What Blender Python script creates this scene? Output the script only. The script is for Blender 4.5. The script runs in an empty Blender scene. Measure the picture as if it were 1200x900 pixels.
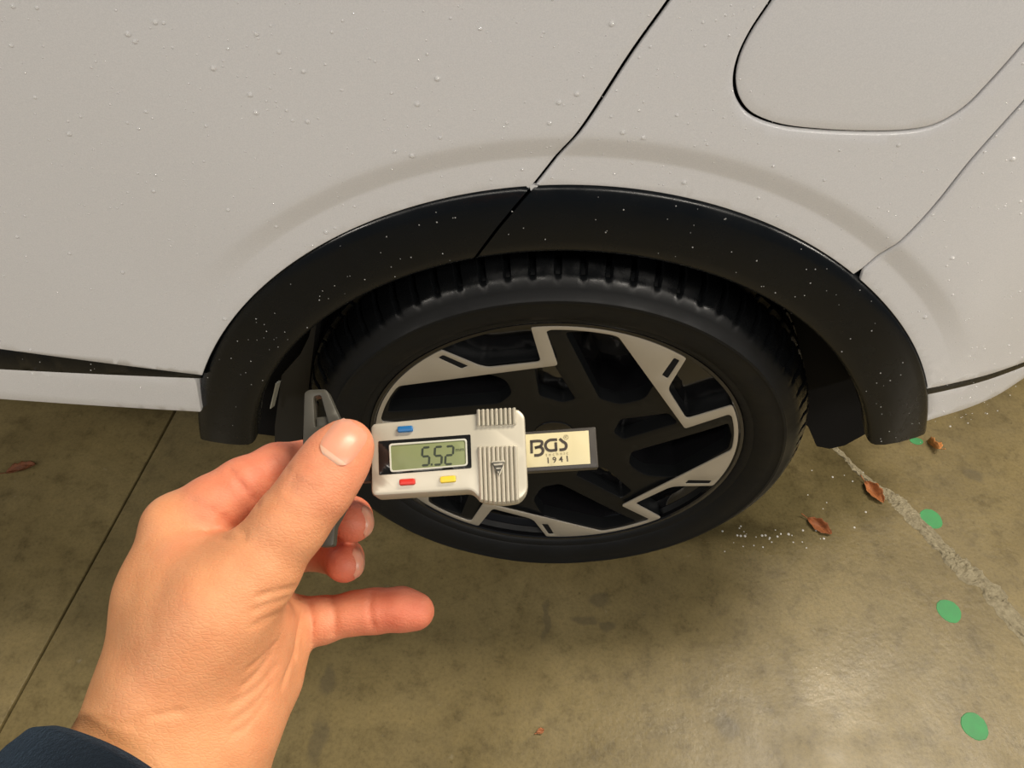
import bpy, bmesh, math, random
import numpy as np
from mathutils import Vector, Matrix
from mathutils.geometry import delaunay_2d_cdt
from mathutils.bvhtree import BVHTree
random.seed(7); rng = np.random.default_rng(7)
scene = bpy.context.scene
COL = scene.collection

# ------------------------------------------------------------------ camera
CAM = np.array([-0.08474, -0.5792, 1.16487])
CR = np.array([0.99774, 0.03489, 0.05751]); CU = np.array([-0.06351, 0.77034, 0.63446]); CF = np.array([0.02217, 0.63667, -0.77082])
FPX = 890.0
cd = bpy.data.cameras.new('camera'); cam = bpy.data.objects.new('camera', cd); COL.objects.link(cam)
cd.sensor_fit = 'HORIZONTAL'; cd.sensor_width = 36; cd.lens = 36 * FPX / 1200; cd.clip_start = 0.01
cam.matrix_world = Matrix(((CR[0], CU[0], -CF[0], CAM[0]), (CR[1], CU[1], -CF[1], CAM[1]), (CR[2], CU[2], -CF[2], CAM[2]), (0, 0, 0, 1)))
scene.camera = cam
# ------------------------------------------------------------------ world, lamps, exposure
wd = bpy.data.worlds.new('world'); scene.world = wd; wd.use_nodes = True
wd.node_tree.nodes['Background'].inputs[0].default_value = (0.86, 0.93, 1.0, 1)
wd.node_tree.nodes['Background'].inputs[1].default_value = 0.06
def ceiling_lamp(x, y, z, sx, sy, power, colour=(1.0, 0.925, 0.82), rz=0.0):
    l = bpy.data.lights.new('ceiling_lamp', 'AREA'); l.shape = 'RECTANGLE'; l.size = sx; l.size_y = sy
    l.energy = power; l.color = colour
    o = bpy.data.objects.new('ceiling_lamp', l); COL.objects.link(o); o.location = (x, y, z); o.rotation_euler = (0, 0, rz)
    return o
ceiling_lamp(1.2, 0.35, 2.9, 1.5, 0.25, 72, (1.0, 0.89, 0.72))
ceiling_lamp(-1.0, -1.8, 2.9, 1.5, 0.25, 18)
ceiling_lamp(1.2, -2.0, 2.9, 1.5, 0.25, 36)
ceiling_lamp(-4.2, -2.6, 2.9, 1.5, 0.4, 90)
ceiling_lamp(4.4, -2.4, 2.9, 1.5, 0.4, 130)
vs = scene.view_settings
scene.display_settings.display_device = 'sRGB'
vs.view_transform = 'Standard'; vs.look = 'None'; vs.gamma = 1.0; vs.use_curve_mapping = False; vs.exposure = 0.28

# ------------------------------------------------------------------ helpers
def link(name, verts, faces, mat=None, parent=None, smooth=True):
    me = bpy.data.meshes.new(name); me.from_pydata([tuple(map(float, v)) for v in verts], [], [tuple(map(int, f)) for f in faces]); me.update()
    if smooth: me.polygons.foreach_set('use_smooth', [True] * len(me.polygons))
    o = bpy.data.objects.new(name, me); COL.objects.link(o)
    if mat: me.materials.append(mat)
    if parent: o.parent = parent
    return o
def empty(name, loc=(0, 0, 0), parent=None):
    o = bpy.data.objects.new(name, None); COL.objects.link(o); o.location = loc; o.empty_display_size = .02
    if parent: o.parent = parent
    return o
def tag(o, label=None, cat=None, group=None, kind=None):
    if label: o['label'] = label
    if cat: o['category'] = cat
    if group: o['group'] = group
    if kind: o['kind'] = kind
    return o
def recalc(o, sharp=None):
    bm = bmesh.new(); bm.from_mesh(o.data); bmesh.ops.remove_doubles(bm, verts=bm.verts, dist=1e-7)
    bmesh.ops.recalc_face_normals(bm, faces=bm.faces)
    if sharp:
        for e in bm.edges:
            if len(e.link_faces) == 2 and e.calc_face_angle(0) > math.radians(sharp): e.smooth = False
    bm.to_mesh(o.data); bm.free(); return o
def ray(u, v):
    return CF + (u - 600) / FPX * CR - (v - 450) / FPX * CU
def on_floor(u, v, z=0.0):
    d = ray(u, v); t = (z - CAM[2]) / d[2]; return CAM + d * t
def on_surf(u, v, h):
    d = ray(u, v); y = 0.0
    for _ in range(40):
        t = (y - CAM[1]) / d[1]; p = CAM + d * t; y = h(p[0], p[2])
    return np.array([p[0], p[2]])
def pol(r, deg):
    return (r * math.cos(math.radians(deg)), r * math.sin(math.radians(deg)))
def smooth_path(pts, n=8):
    pts = [np.array(p, float) for p in pts]; out = []
    for i in range(len(pts) - 1):
        p0 = pts[max(i - 1, 0)]; p1 = pts[i]; p2 = pts[i + 1]; p3 = pts[min(i + 2, len(pts) - 1)]
        for k in range(n):
            t = k / n
            out.append(0.5 * ((2 * p1) + (-p0 + p2) * t + (2 * p0 - 5 * p1 + 4 * p2 - p3) * t * t + (-p0 + 3 * p1 - 3 * p2 + p3) * t ** 3))
    out.append(pts[-1]); return out
def fillet(poly, r, n=4):
    P = [np.array(p, float)[:2] for p in poly]; out = []; N = len(P)
    rs = r if isinstance(r, (list, tuple)) else [r] * N
    for i in range(N):
        a, b, c = P[i - 1], P[i], P[(i + 1) % N]
        if rs[i] <= 0: out.append(b); continue
        la = np.linalg.norm(a - b); lc = np.linalg.norm(c - b); q = min(rs[i], la * .45, lc * .45)
        s = b + (a - b) / la * q; e = b + (c - b) / lc * q
        for k in range(n + 1):
            t = k / n; out.append((1 - t) ** 2 * s + 2 * t * (1 - t) * b + t * t * e)
    return out
def area2(P):
    P = np.array(P); return 0.5 * np.sum(P[:, 0] * np.roll(P[:, 1], -1) - np.roll(P[:, 0], -1) * P[:, 1])
def resample(P, step):
    out = []; N = len(P)
    for i in range(N):
        a, b = np.array(P[i], float), np.array(P[(i + 1) % N], float); L = np.linalg.norm(b - a)
        if L < 1e-7: continue
        n = max(1, int(round(L / step)))
        for k in range(n): out.append(a + (b - a) * k / n)
    return np.array(out)
def offset(P, d):
    P = np.array(P); a = P - np.roll(P, 1, 0); b = np.roll(P, -1, 0) - P
    a /= np.linalg.norm(a, axis=1)[:, None] + 1e-12; b /= np.linalg.norm(b, axis=1)[:, None] + 1e-12
    na = np.stack([-a[:, 1], a[:, 0]], 1); nb = np.stack([-b[:, 1], b[:, 0]], 1)
    m = na + nb; m /= np.maximum(np.sum(m * m, 1), 0.5)[:, None] / 2
    return P + m * d
def pip(P, pts):
    P = np.array(P); x, y = pts[:, 0], pts[:, 1]; ins = np.zeros(len(pts), bool); j = len(P) - 1
    for i in range(len(P)):
        xi, yi = P[i]; xj, yj = P[j]
        if yi != yj:
            c = ((yi > y) != (yj > y)) & (x < (xj - xi) * (y - yi) / (yj - yi) + xi); ins ^= c
        j = i
    return ins
def panel(name, outline, to3d, mat, parent=None, holes=(), grid=None, step=.006, edge=.002, depth=.012, back=False, sharp=40, extra=None):
    """A sheet with rounded rims: outline and holes in 2D, to3d(u, v, depth) places it."""
    loops = []
    for k, L in enumerate([outline] + list(holes)):
        R = resample(L, step)
        if (area2(R) < 0) == (k == 0): R = R[::-1]
        loops.append(R)
    V = []; F = []; cons = []; pts = []
    inner = [offset(R, edge) for R in loops]
    for L in inner:
        s = len(pts); pts += [Vector(p) for p in L]; n = len(L)
        cons += [(s + i, s + (i + 1) % n) for i in range(n)]
    nb = len(pts)
    if grid:
        lo = inner[0].min(0); hi = inner[0].max(0)
        gx, gy = np.meshgrid(np.arange(lo[0], hi[0], grid), np.arange(lo[1], hi[1], grid)); G = np.stack([gx.ravel(), gy.ravel()], 1)
        keep = pip(inner[0], G)
        for H in inner[1:]: keep &= ~pip(H, G)
        G = G[keep]; B = np.concatenate(inner)
        if extra is not None:
            rr_ = np.hypot(G[:, 0], G[:, 1] - .33); G = G[(rr_ < .4645) | (rr_ > .4985)]
            k2 = pip(inner[0], extra)
            for H in inner[1:]: k2 &= ~pip(H, extra)
            G = np.concatenate([G, extra[k2]])
        ok = np.ones(len(G), bool)
        for s in range(0, len(G), 4000):
            ok[s:s + 4000] = (((G[s:s + 4000, None] - B[None]) ** 2).sum(2).min(1) > ((grid if extra is None else .006) * .45) ** 2)
        pts += [Vector(p) for p in G[ok]]
    v2, e2, f2, ov, oe, of = delaunay_2d_cdt(pts, cons, [], 0, 1e-9)
    # drop faces outside the outline or in holes
    cen = np.array([np.mean([v2[i] for i in f], 0) for f in f2]); keep = pip(inner[0], cen)
    for H in inner[1:]: keep &= ~pip(H, cen)
    V = [to3d(p[0], p[1], 0.0) for p in v2]; F = [tuple(f) for f, k in zip(f2, keep) if k]
    idx = {}
    for i, orig in enumerate(ov):
        for o_ in orig: idx[o_] = i
    Fb = []
    if back:
        s0 = len(V); V += [to3d(p[0], p[1], depth) for p in v2]; Fb = [tuple(s0 + i for i in reversed(f)) for f in F]
    s = 0; WF = []
    for R, I in zip(loops, inner):
        n = len(R); ring = [idx[s + i] for i in range(n)]
        for (t, dd) in ((.3, .3), (0., 1.)):
            W = R + (I - R) * t; b = len(V); V += [to3d(p[0], p[1], edge * dd) for p in W]
            for i in range(n): WF.append((ring[i], b + i, b + (i + 1) % n, ring[(i + 1) % n]))
            ring = [b + i for i in range(n)]
        b = len(V); V += [to3d(p[0], p[1], depth) for p in R]
        for i in range(n): WF.append((ring[i], b + i, b + (i + 1) % n, ring[(i + 1) % n]))
        if back:
            for i in range(n): WF.append((b + i, s0 + idx[s + i], s0 + idx[s + (i + 1) % n], b + (i + 1) % n))
        s += n
    o = link(name, V, F + WF + Fb, mat, parent)
    return recalc(o, sharp)
def revolve(name, prof, mat, parent=None, n=128, centre=(0, 0, .33), closed=False):
    V = []; F = []; m = len(prof)
    for i in range(n):
        a = 2 * math.pi * i / n
        for r, y in prof: V.append((centre[0] + r * math.cos(a), centre[1] + y, centre[2] + r * math.sin(a)))
    for i in range(n):
        j = (i + 1) % n
        for k in range(m if closed else m - 1):
            l = (k + 1) % m; F.append((i * m + k, i * m + l, j * m + l, j * m + k))
    return recalc(link(name, V, F, mat, parent), 35)
def tube(path, rad, n=10, cap=True):
    path = [np.array(p, float) for p in path]; V = []; F = []
    rad = rad if hasattr(rad, '__len__') else [rad] * len(path)
    up = np.array([.13, .31, .94])
    for i, p in enumerate(path):
        t = path[min(i + 1, len(path) - 1)] - path[max(i - 1, 0)]; t /= np.linalg.norm(t)
        a = np.cross(t, up); a /= np.linalg.norm(a); b = np.cross(t, a)
        for k in range(n):
            w = 2 * math.pi * k / n; V.append(p + rad[i] * (math.cos(w) * a + math.sin(w) * b))
    for i in range(len(path) - 1):
        for k in range(n): F.append((i * n + k, i * n + (k + 1) % n, (i + 1) * n + (k + 1) % n, (i + 1) * n + k))
    if cap: F.append(tuple(range(n))[::-1]); F.append(tuple((len(path) - 1) * n + k for k in range(n)))
    return V, F

# ------------------------------------------------------------------ materials
def material(name, base=(.5, .5, .5), rough=.5, metal=0., coat=0., coat_rough=.05, spec=.5, **kw):
    m = bpy.data.materials.new(name); m.use_nodes = True; b = m.node_tree.nodes['Principled BSDF']
    b.inputs['Base Color'].default_value = (*base, 1); b.inputs['Roughness'].default_value = rough; b.inputs['Metallic'].default_value = metal
    b.inputs['Coat Weight'].default_value = coat; b.inputs['Coat Roughness'].default_value = coat_rough; b.inputs['Specular IOR Level'].default_value = spec
    for k, v in kw.items(): b.inputs[k.replace('_', ' ')].default_value = v
    return m
class NT:
    def __init__(s, m): s.t = m.node_tree; s.b = s.t.nodes['Principled BSDF']; s.co = s.t.nodes.new('ShaderNodeTexCoord')
    def n(s, kind, **kw):
        x = s.t.nodes.new('ShaderNode' + kind)
        for k, v in kw.items():
            if k in x.inputs: x.inputs[k].default_value = v
            else: setattr(x, k, v)
        return x
    def l(s, a, b): s.t.links.new(a, b)
    def noise(s, scale, detail=4, rough=.55, vec='Object', dist=0.):
        x = s.n('TexNoise', Scale=scale, Detail=detail, Roughness=rough, Distortion=dist); s.l(s.co.outputs[vec], x.inputs['Vector']); return x.outputs['Fac']
    def ramp(s, fac, stops):
        x = s.n('ValToRGB'); s.l(fac, x.inputs[0]); e = x.color_ramp.elements
        while len(e) < len(stops): e.new(.5)
        for el, (p, c) in zip(e, stops): el.position = p; el.color = (*c, 1) if len(c) == 3 else c
        return x.outputs[0]
    def mix(s, fac, a, b, mode='MIX'):
        x = s.n('Mix', data_type='RGBA', blend_type=mode)
        for sock, v in ((x.inputs[0], fac), (x.inputs[6], a), (x.inputs[7], b)):
            if isinstance(v, (int, float)): sock.default_value = v
            elif isinstance(v, tuple): sock.default_value = (*v, 1)
            else: s.l(v, sock)
        return x.outputs[2]
    def math(s, op, a, b=0., c=0.):
        x = s.n('Math', operation=op)
        for i, v in enumerate((a, b, c)):
            if isinstance(v, (int, float)): x.inputs[i].default_value = v
            else: s.l(v, x.inputs[i])
        return x.outputs[0]
    def bump(s, h, strength=.2, dist=.001):
        x = s.n('Bump', Strength=strength, Distance=dist); s.l(h, x.inputs['Height']); s.l(x.outputs[0], s.b.inputs['Normal'])

M = {}
M['paint'] = material('white_pearl_paint', (.80, .80, .82), .38, 0, .9, .06)
nt = NT(M['paint']); nt.l(nt.ramp(nt.noise(900, 2), [(.35, (.76, .763, .785)), (.68, (.83, .83, .85))]), nt.b.inputs['Base Color'])
M['trim'] = material('black_plastic_trim', (.0055, .0070, .0090), .3, spec=.4)
nt = NT(M['trim']); nt.l(nt.ramp(nt.noise(35, 4), [(.3, (.18,) * 3), (.75, (.34,) * 3)]), nt.b.inputs['Roughness']); nt.bump(nt.noise(1500, 2), .08, .0004)
M['shell'] = material('dark_wheel_well', (.008, .008, .009), .85, spec=.2)
M['flap'] = material('grey_liner_plastic', (.03, .029, .027), .6)
M['rubber'] = material('wet_tyre_rubber', (.0065, .0072, .0082), .42, spec=.30)
nt = NT(M['rubber']); sp_ = nt.n('SeparateXYZ'); nt.l(nt.co.outputs['Object'], sp_.inputs[0]); zz_ = nt.math('SUBTRACT', sp_.outputs[2], .33)
rad_ = nt.math('SQRT', nt.math('ADD', nt.math('MULTIPLY', sp_.outputs[0], sp_.outputs[0]), nt.math('MULTIPLY', zz_, zz_)))
mr_ = nt.n('MapRange'); nt.l(rad_, mr_.inputs[0]); mr_.inputs[1].default_value = .306; mr_.inputs[2].default_value = .314
nt.l(nt.mix(mr_.outputs[0], nt.ramp(nt.noise(18, 5, .6), [(.32, (.42,) * 3), (.7, (.66,) * 3)]), nt.ramp(nt.noise(40, 4, .6), [(.35, (.14,) * 3), (.7, (.40,) * 3)])), nt.b.inputs['Roughness']); nt.bump(nt.noise(400, 3), .12, .0006)
M['gloss'] = material('gloss_black_alloy', (.006, .006, .007), .12, coat=.6, coat_rough=.04)
M['satin'] = material('satin_black_alloy', (.0065, .0072, .008), .34, spec=.28)
M['machined'] = material('machined_alloy', (.56, .52, .45), .42, .5)
M['disc'] = material('brake_disc_steel', (.22, .21, .2), .4, .8)
M['silver'] = material('silver_plastic', (.52, .485, .40), .36, .25)
M['lcd'] = material('lcd_green', (.20, .23, .105), .5, spec=.4)
M['seg'] = material('lcd_segment', (.03, .04, .025), .4)
M['bezel'] = material('black_bezel', (.01, .01, .01), .15)
M['lcdframe'] = material('lcd_frame', (.55, .55, .48), .35)
M['blue'] = material('blue_rubber', (.01, .13, .36), .4)
M['red'] = material('red_rubber', (.62, .03, .02), .4)
M['yellow'] = material('yellow_rubber', (.75, .55, .04), .4)
M['jaw'] = material('grey_jaw_plastic', (.050, .047, .037), .5)
M['beam'] = material('dark_beam_plastic', (.035, .03, .026), .42)
M['label'] = material('cream_label', (.60, .53, .32), .45)
M['ink'] = material('brown_ink', (.035, .025, .018), .6)
M['ink2'] = material('pale_ink', (.33, .28, .17), .6)
M['cloth'] = material('navy_fleece', (.006, .010, .016), .95, spec=.15, Sheen_Weight=.5, Sheen_Roughness=.5)
M['cloth'].node_tree.nodes['Principled BSDF'].inputs['Sheen Tint'].default_value = (.10, .16, .25, 1)
nt = NT(M['cloth']); nt.bump(nt.noise(700, 4, .7), .7, .002)
M['nail'] = material('fingernail', (.72, .33, .22), .34, Subsurface_Weight=.25, Subsurface_Scale=.003)
M['cuticle'] = material('pale_nail', (.76, .45, .32), .4, Subsurface_Weight=.25, Subsurface_Scale=.003)
M['green'] = material('green_floor_paint', (.045, .25, .085), .55)
nt = NT(M['green']); nt.l(nt.ramp(nt.noise(60, 5), [(.3, (.05, .23, .085)), (.7, (.045, .28, .09))]), nt.b.inputs['Base Color'])
M['water'] = material('water', (1, 1, 1), .08, spec=1.0, Alpha=.5)
# skin
M['skin'] = material('skin', (.75, .40, .26), .5, spec=.4, Subsurface_Weight=.14, Subsurface_Scale=.005)
M['skin'].node_tree.nodes['Principled BSDF'].inputs['Subsurface Radius'].default_value = (1.0, .35, .18)
nt = NT(M['skin']); at_ = nt.n('Attribute', attribute_name='tone')
base = nt.ramp(at_.outputs['Fac'], [(0., (.78, .375, .155)), (.5, (.76, .275, .145)), (1., (.68, .15, .085))])
base = nt.mix(.25, base, nt.ramp(nt.noise(120, 4), [(.3, (.62, .23, .13)), (.7, (.80, .42, .25))]), 'MIX')
nt.l(base, nt.b.inputs['Base Color'])
mus = nt.n('Mapping'); nt.l(nt.co.outputs['Object'], mus.inputs['Vector']); mus.inputs['Rotation'].default_value = (.4, .2, .7); mus.inputs['Scale'].default_value = (1, 2.6, 1)
vor = nt.n('TexVoronoi', Scale=420.0, feature='DISTANCE_TO_EDGE'); nt.l(mus.outputs[0], vor.inputs['Vector'])
nt.bump(nt.math('ADD', nt.math('MULTIPLY', nt.math('MINIMUM', vor.outputs['Distance'], .2), 2.0), nt.noise(260, 4)), .22, .0009)

# ------------------------------------------------------------------ floor
JW = .0022
def jx(y): return -.684 + (y - .229) * (.06 / .53)      # the saw-cut joint left of the wheel
fm = material('floor_concrete', (.2, .17, .11), .45, spec=.5)
nt = NT(fm)
c1 = nt.ramp(nt.noise(3.2, 8, .62, dist=.4), [(.28, (.132, .102, .046)), (.5, (.182, .142, .064)), (.72, (.236, .186, .087))])
c2 = nt.ramp(nt.noise(26, 6, .7), [(.28, (.42, .40, .36)), (.48, (.92, .92, .90)), (.75, (1.15, 1.13, 1.08))])
c = nt.mix(.75, c1, c2, 'MULTIPLY')
fine_ = nt.ramp(nt.noise(190, 5, .75), [(.3, (.62, .60, .56)), (.5, (1, 1, 1)), (.72, (1.2, 1.18, 1.14))]); c = nt.mix(.7, c, fine_, 'MULTIPLY')
spots = nt.ramp(nt.noise(75, 3, .6), [(.66, (1, 1, 1)), (.74, (.45, .42, .36))])
c = nt.mix(.6, c, spots, 'MULTIPLY')
pale = nt.ramp(nt.noise(48, 2, .5), [(.72, (0, 0, 0)), (.80, (1, 1, 1))])
c = nt.mix(nt.math('MULTIPLY', pale, .25), c, (.42, .39, .30))
sep = nt.n('SeparateXYZ'); wob = nt.n('TexNoise', Scale=30.0, Detail=4.0); nt.l(nt.co.outputs['Object'], wob.inputs['Vector'])
wv = nt.n('VectorMath', operation='MULTIPLY_ADD'); nt.l(wob.outputs['Color'], wv.inputs[0]); wv.inputs[1].default_value = (.03, .03, 0); nt.l(nt.co.outputs['Object'], wv.inputs[2])
nt.l(wv.outputs[0], sep.inputs[0])
def blot(u, v, ru, rv, soft=.35, k=1.):
    """stain with an edge of its own: 1 inside, 0 outside (position and size in metres on the floor)"""
    p = on_floor(u, v); x = nt.math('DIVIDE', nt.math('SUBTRACT', sep.outputs[0], float(p[0]) + .015), ru); y = nt.math('DIVIDE', nt.math('SUBTRACT', sep.outputs[1], float(p[1]) + .015), rv)
    d = nt.math('SQRT', nt.math('ADD', nt.math('MULTIPLY', x, x), nt.math('MULTIPLY', y, y)))
    mr = nt.n('MapRange', interpolation_type='SMOOTHSTEP'); nt.l(d, mr.inputs[0]); mr.inputs[1].default_value = 1 + soft; mr.inputs[2].default_value = 1 - soft; mr.inputs[3].default_value = 0; mr.inputs[4].default_value = k
    return mr.outputs[0]
stain = None
for a in ((851, 849, .016, .018), (704, 700, .016, .014), (712, 733, .012, .010), (686, 728, .022, .008), (1140, 556, .016, .014), (383, 800, .012, .022), (372, 868, .012, .03), (640, 725, .006, .03)):
    s_ = blot(*a, k=.5); stain = s_ if stain is None else nt.math('MAXIMUM', stain, s_)
c = nt.mix(stain, c, (.075, .062, .038))
wet = nt.math('MAXIMUM', blot(880, 588, .17, .10, .6, 1.), blot(980, 560, .08, .10, .6, .8))
c = nt.mix(wet, c, nt.mix(1., c, (.50, .52, .54), 'MULTIPLY'))
nt.l(c, nt.b.inputs['Base Color'])
rg = nt.ramp(nt.noise(7, 6, .65), [(.3, (.30,) * 3), (.7, (.50,) * 3)])
nt.l(nt.mix(wet, rg, (.16, .16, .16)), nt.b.inputs['Roughness'])
nt.bump(nt.math('ADD', nt.noise(90, 6, .65), nt.math('MULTIPLY', nt.noise(6, 3), .6)), .16, .004)
M['floor'] = fm
M['groove'] = material('joint_dirt', (.03, .026, .018), .9)
fl = link('floor', [(-4, -4, -.012), (4, -4, -.012), (4, 4, -.012), (-4, 4, -.012)], [(0, 1, 2, 3)], M['groove'], smooth=False)
tag(fl, 'olive brown stained concrete garage floor', kind='structure')
def slab(x_of_y, side):
    ys = [-4, 4]; e = .0015
    if side < 0: P = [(-4, -4), (jx(-4) - JW, -4), (jx(4) - JW, 4), (-4, 4)]
    else: P = [(jx(-4) + JW, -4), (4, -4), (4, 4), (jx(4) + JW, 4)]
    panel('concrete_slab', P, lambda x, y, d: (x, y, -d), M['floor'], fl, step=.5, edge=e, depth=.012)
slab(jx, -1); slab(jx, 1)
# crumbling crack filler on the right
M['filler'] = material('crack_filler', (.30, .265, .19), .9)
nt = NT(M['filler']); nt.l(nt.ramp(nt.noise(120, 6, .7), [(.3, (.17, .145, .09)), (.55, (.27, .235, .155)), (.8, (.36, .32, .22))]), nt.b.inputs['Base Color']); nt.bump(nt.noise(220, 5, .7), .8, .003)
cp = [on_floor(u, v)[:2] for u, v in ((960, 505), (985, 532), (1020, 566), (1050, 586), (1075, 612), (1108, 648), (1128, 664), (1158, 690), (1200, 742), (1290, 850))]
wds = [.006, .006, .009, .016, .014, .013, .024, .020, .017, .015]
path = smooth_path(cp, 14); W_ = np.interp(np.linspace(0, len(cp) - 1, len(path)), range(len(cp)), wds)
V = []; F = []; nc = 9
jl = np.convolve(rng.normal(0, 1, len(path) + 4), np.ones(5) / 5, 'valid'); jr = np.convolve(rng.normal(0, 1, len(path) + 4), np.ones(5) / 5, 'valid')
for i, p in enumerate(path):
    t = path[min(i + 1, len(path) - 1)] - path[max(i - 1, 0)]; t = t / np.linalg.norm(t); nn = np.array([-t[1], t[0]])
    wl = W_[i] * (1 + .45 * jl[i]); wr = W_[i] * (1 + .45 * jr[i])
    for k in range(nc):
        s_ = k / (nc - 1) * 2 - 1; off = s_ * (wr if s_ > 0 else wl); edge_ = 1 - abs(s_) ** 4
        q = p + nn * off + rng.normal(0, .0008, 2); V.append((q[0], q[1], .0002 + edge_ * (.0032 + rng.normal(0, .0012)) * min(1, W_[i] / .012)))
for i in range(len(path) - 1):
    for k in range(nc - 1): F.append((i * nc + k, i * nc + k + 1, (i + 1) * nc + k + 1, (i + 1) * nc + k))
cf = link('crack_filler', V, F, M['filler'], fl, smooth=False); recalc(cf)
# green painted dots
for (u, v), lab in (((1091, 608), 'green paint dot on floor beside the leaf on the crack'), ((1112, 716), 'green paint dot on floor, middle one below the crack line'), ((1142, 851), 'green paint dot on floor nearest the bottom right corner'), ((1074, 517), 'worn green paint smear on floor under the rear bumper edge')):
    p = on_floor(u, v); V = [(p[0], p[1], .0007)]; n = 40
    worn = v < 550
    for k in range(n):
        a = 2 * math.pi * k / n; r = (.013 if worn else .0195) * (1 + .02 * math.sin(3 * a + u) + .012 * rng.normal())
        V.append((p[0] + r * math.cos(a), p[1] + r * (.62 if worn else 1) * math.sin(a), .0007))
    for k in range(n): V.append((V[1 + k][0] + (V[1 + k][0] - p[0]) * .03, V[1 + k][1] + (V[1 + k][1] - p[1]) * .03, .0))
    F = [(0, 1 + k, 1 + (k + 1) % n) for k in range(n)] + [(1 + k, 1 + n + k, 1 + n + (k + 1) % n, 1 + (k + 1) % n) for k in range(n)]
    tag(recalc(link('painted_dot', V, F, M['green'], smooth=False)), lab, 'painted dot', 'green painted dots on the floor')

# ------------------------------------------------------------------ the car
car = empty('car', (0, 0, 0)); tag(car, 'white car with black wheel arch trim and two tone alloy wheel', 'car')
AZ = .33
def sstep(a, b, x):
    t = min(1., max(0., (x - a) / (b - a))); return t * t * (3 - 2 * t)
def lin(a, b, x): return min(1., max(0., (x - a) / (b - a)))
BAND = .0062
def hbody(x, z):
    r = math.hypot(x, z - AZ); th = math.degrees(math.atan2(z - AZ, x))
    amp = sstep(28, 52, th) * (1 - sstep(122, 146, th))
    y = -.030 + .11 * (z - .77)
    y += .35 * max(0, z - .98) ** 1.5
    y += .85 * max(0, x - .27) ** 2 + .05 * max(0, -x - .25) ** 2
    def ip(q, w): return 0. if q < -w else (q if q > w else (q + w) ** 2 / (4 * w))      # softened ramp
    sband = (ip(r - .4705, .0015) - ip(r - .4905, .004)) / .020
    y -= BAND * amp * sband * (1 - lin(.500, .80, r))
    return y
def on_body(x, z, d): return (x, hbody(x, z) + d, z)
def B(u, v, dx=0, dz=0): p = on_surf(u, v, hbody); return np.array([p[0] + dx, p[1] + dz])
ARC_R = .4435
def arc(r, a0, a1, n=40): return [np.array([r * math.cos(math.radians(a0 + (a1 - a0) * k / n)), AZ + r * math.sin(math.radians(a0 + (a1 - a0) * k / n))]) for k in range(n + 1)]
TOP = 1.10; G_ = .0017
BANDPTS = np.array([(r * math.cos(a), AZ + r * math.sin(a)) for r in (.4665, .469, .4705, .472, .4765, .4815, .4865, .489, .4905, .492, .4945, .4975) for a in np.arange(.2, 3.0, .013)])
gap = smooth_path([B(785 + 66, -96), B(785, 0), B(740, 63), B(690, 140), B(660, 176), B(640, 200), B(620, 225)], 8)
g0 = gap[0]; d0 = (gap[0] - gap[4]) / np.linalg.norm(gap[0] - gap[4]); gap = [g0 + d0 * (TOP - g0[1]) / d0[1]] + gap
seam = smooth_path([B(1200, 120), B(1140, 187), B(1100, 237), B(1070, 270), B(1040, 294), B(1010, 317)], 8)
d0 = (seam[0] - seam[6]) / np.linalg.norm(seam[0] - seam[6]); seam = [seam[0] + d0 * (TOP - seam[0][1]) / d0[1]] + seam
ag = math.degrees(math.atan2(gap[-1][1] - AZ, gap[-1][0])); as_ = math.degrees(math.atan2(seam[-1][1] - AZ, seam[-1][0]))
st0 = B(228, 437); st1 = B(0, 408)                      # lower edge of the door
dslope = (st1[1] - st0[1]) / (st1[0] - st0[0]); XL = -1.15
al = math.degrees(math.atan2(st0[1] - AZ, st0[0])) ; 
door = [p + np.array([-G_, 0]) for p in gap[:-1]] + arc(ARC_R, ag + .3, al, 50) + [np.array([XL, st0[1] + dslope * (XL - st0[0])]), np.array([XL, TOP])]
panel('rear_door', door, on_body, M['paint'], car, grid=.0075, edge=.0014, depth=.0045, extra=BANDPTS)
fd = smooth_path([B(905 + 60, -90), B(905, 0), B(880, 38), B(866, 68), B(861, 95), B(866, 118), B(882, 136), B(915, 148), B(960, 153), B(1010, 155), B(1060, 154), B(1096, 147), B(1130, 127), B(1160, 97), B(1200, 52), B(1262, -20)], 5)
cx_ = np.mean([p for p in fd], 0)
fdo = [np.array(p) for p in fd]                          # close the flap above the frame
fdo = fdo + [fdo[-1] + np.array([.006, .05]), fdo[-1] + np.array([-.012, .085]), fdo[0] + np.array([.05, .06]), fdo[0] + np.array([.016, .032])]
fdo = [p for p in fdo]
hole = resample(fdo, .006)
if area2(hole) < 0: hole = hole[::-1]
hole_out = offset(hole, -.0013); flap = offset(hole, .0013)
quarter = [p + np.array([G_, 0]) for p in gap[:-1]] + arc(ARC_R, ag - .3, as_ + .25, 40) + [p + np.array([-.0014, 0]) for p in seam[::-1][1:]]
panel('quarter_panel', quarter, on_body, M['paint'], car, holes=[hole_out], grid=.0075, edge=.0014, depth=.0045, extra=BANDPTS)
fcx, fcz = flap.mean(0)
def on_flap(x, z, d):                                    # the flap bulges a little proud of the quarter panel
    q = max(0, 1 - ((x - fcx) ** 2 + (z - fcz) ** 2) / .0140)
    return (x, hbody(x, z) - .0035 * q + .0004 + d, z)
tag(panel('fuel_door', flap, on_flap, M['paint'], car, grid=.0075, edge=.0018, depth=.0045), 'white rounded fuel filler flap')
gr = [B(1081, 457), B(1120, 449), B(1160, 439), B(1200, 425)]
d_ = (gr[3] - gr[2]); gr = gr + [gr[3] + d_ * 2.0, gr[3] + d_ * 5]
grl = [p + np.array([0, -.011]) for p in gr]
ar = math.degrees(math.atan2(gr[0][1] - AZ, gr[0][0]))
XR = gr[-1][0]
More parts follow.
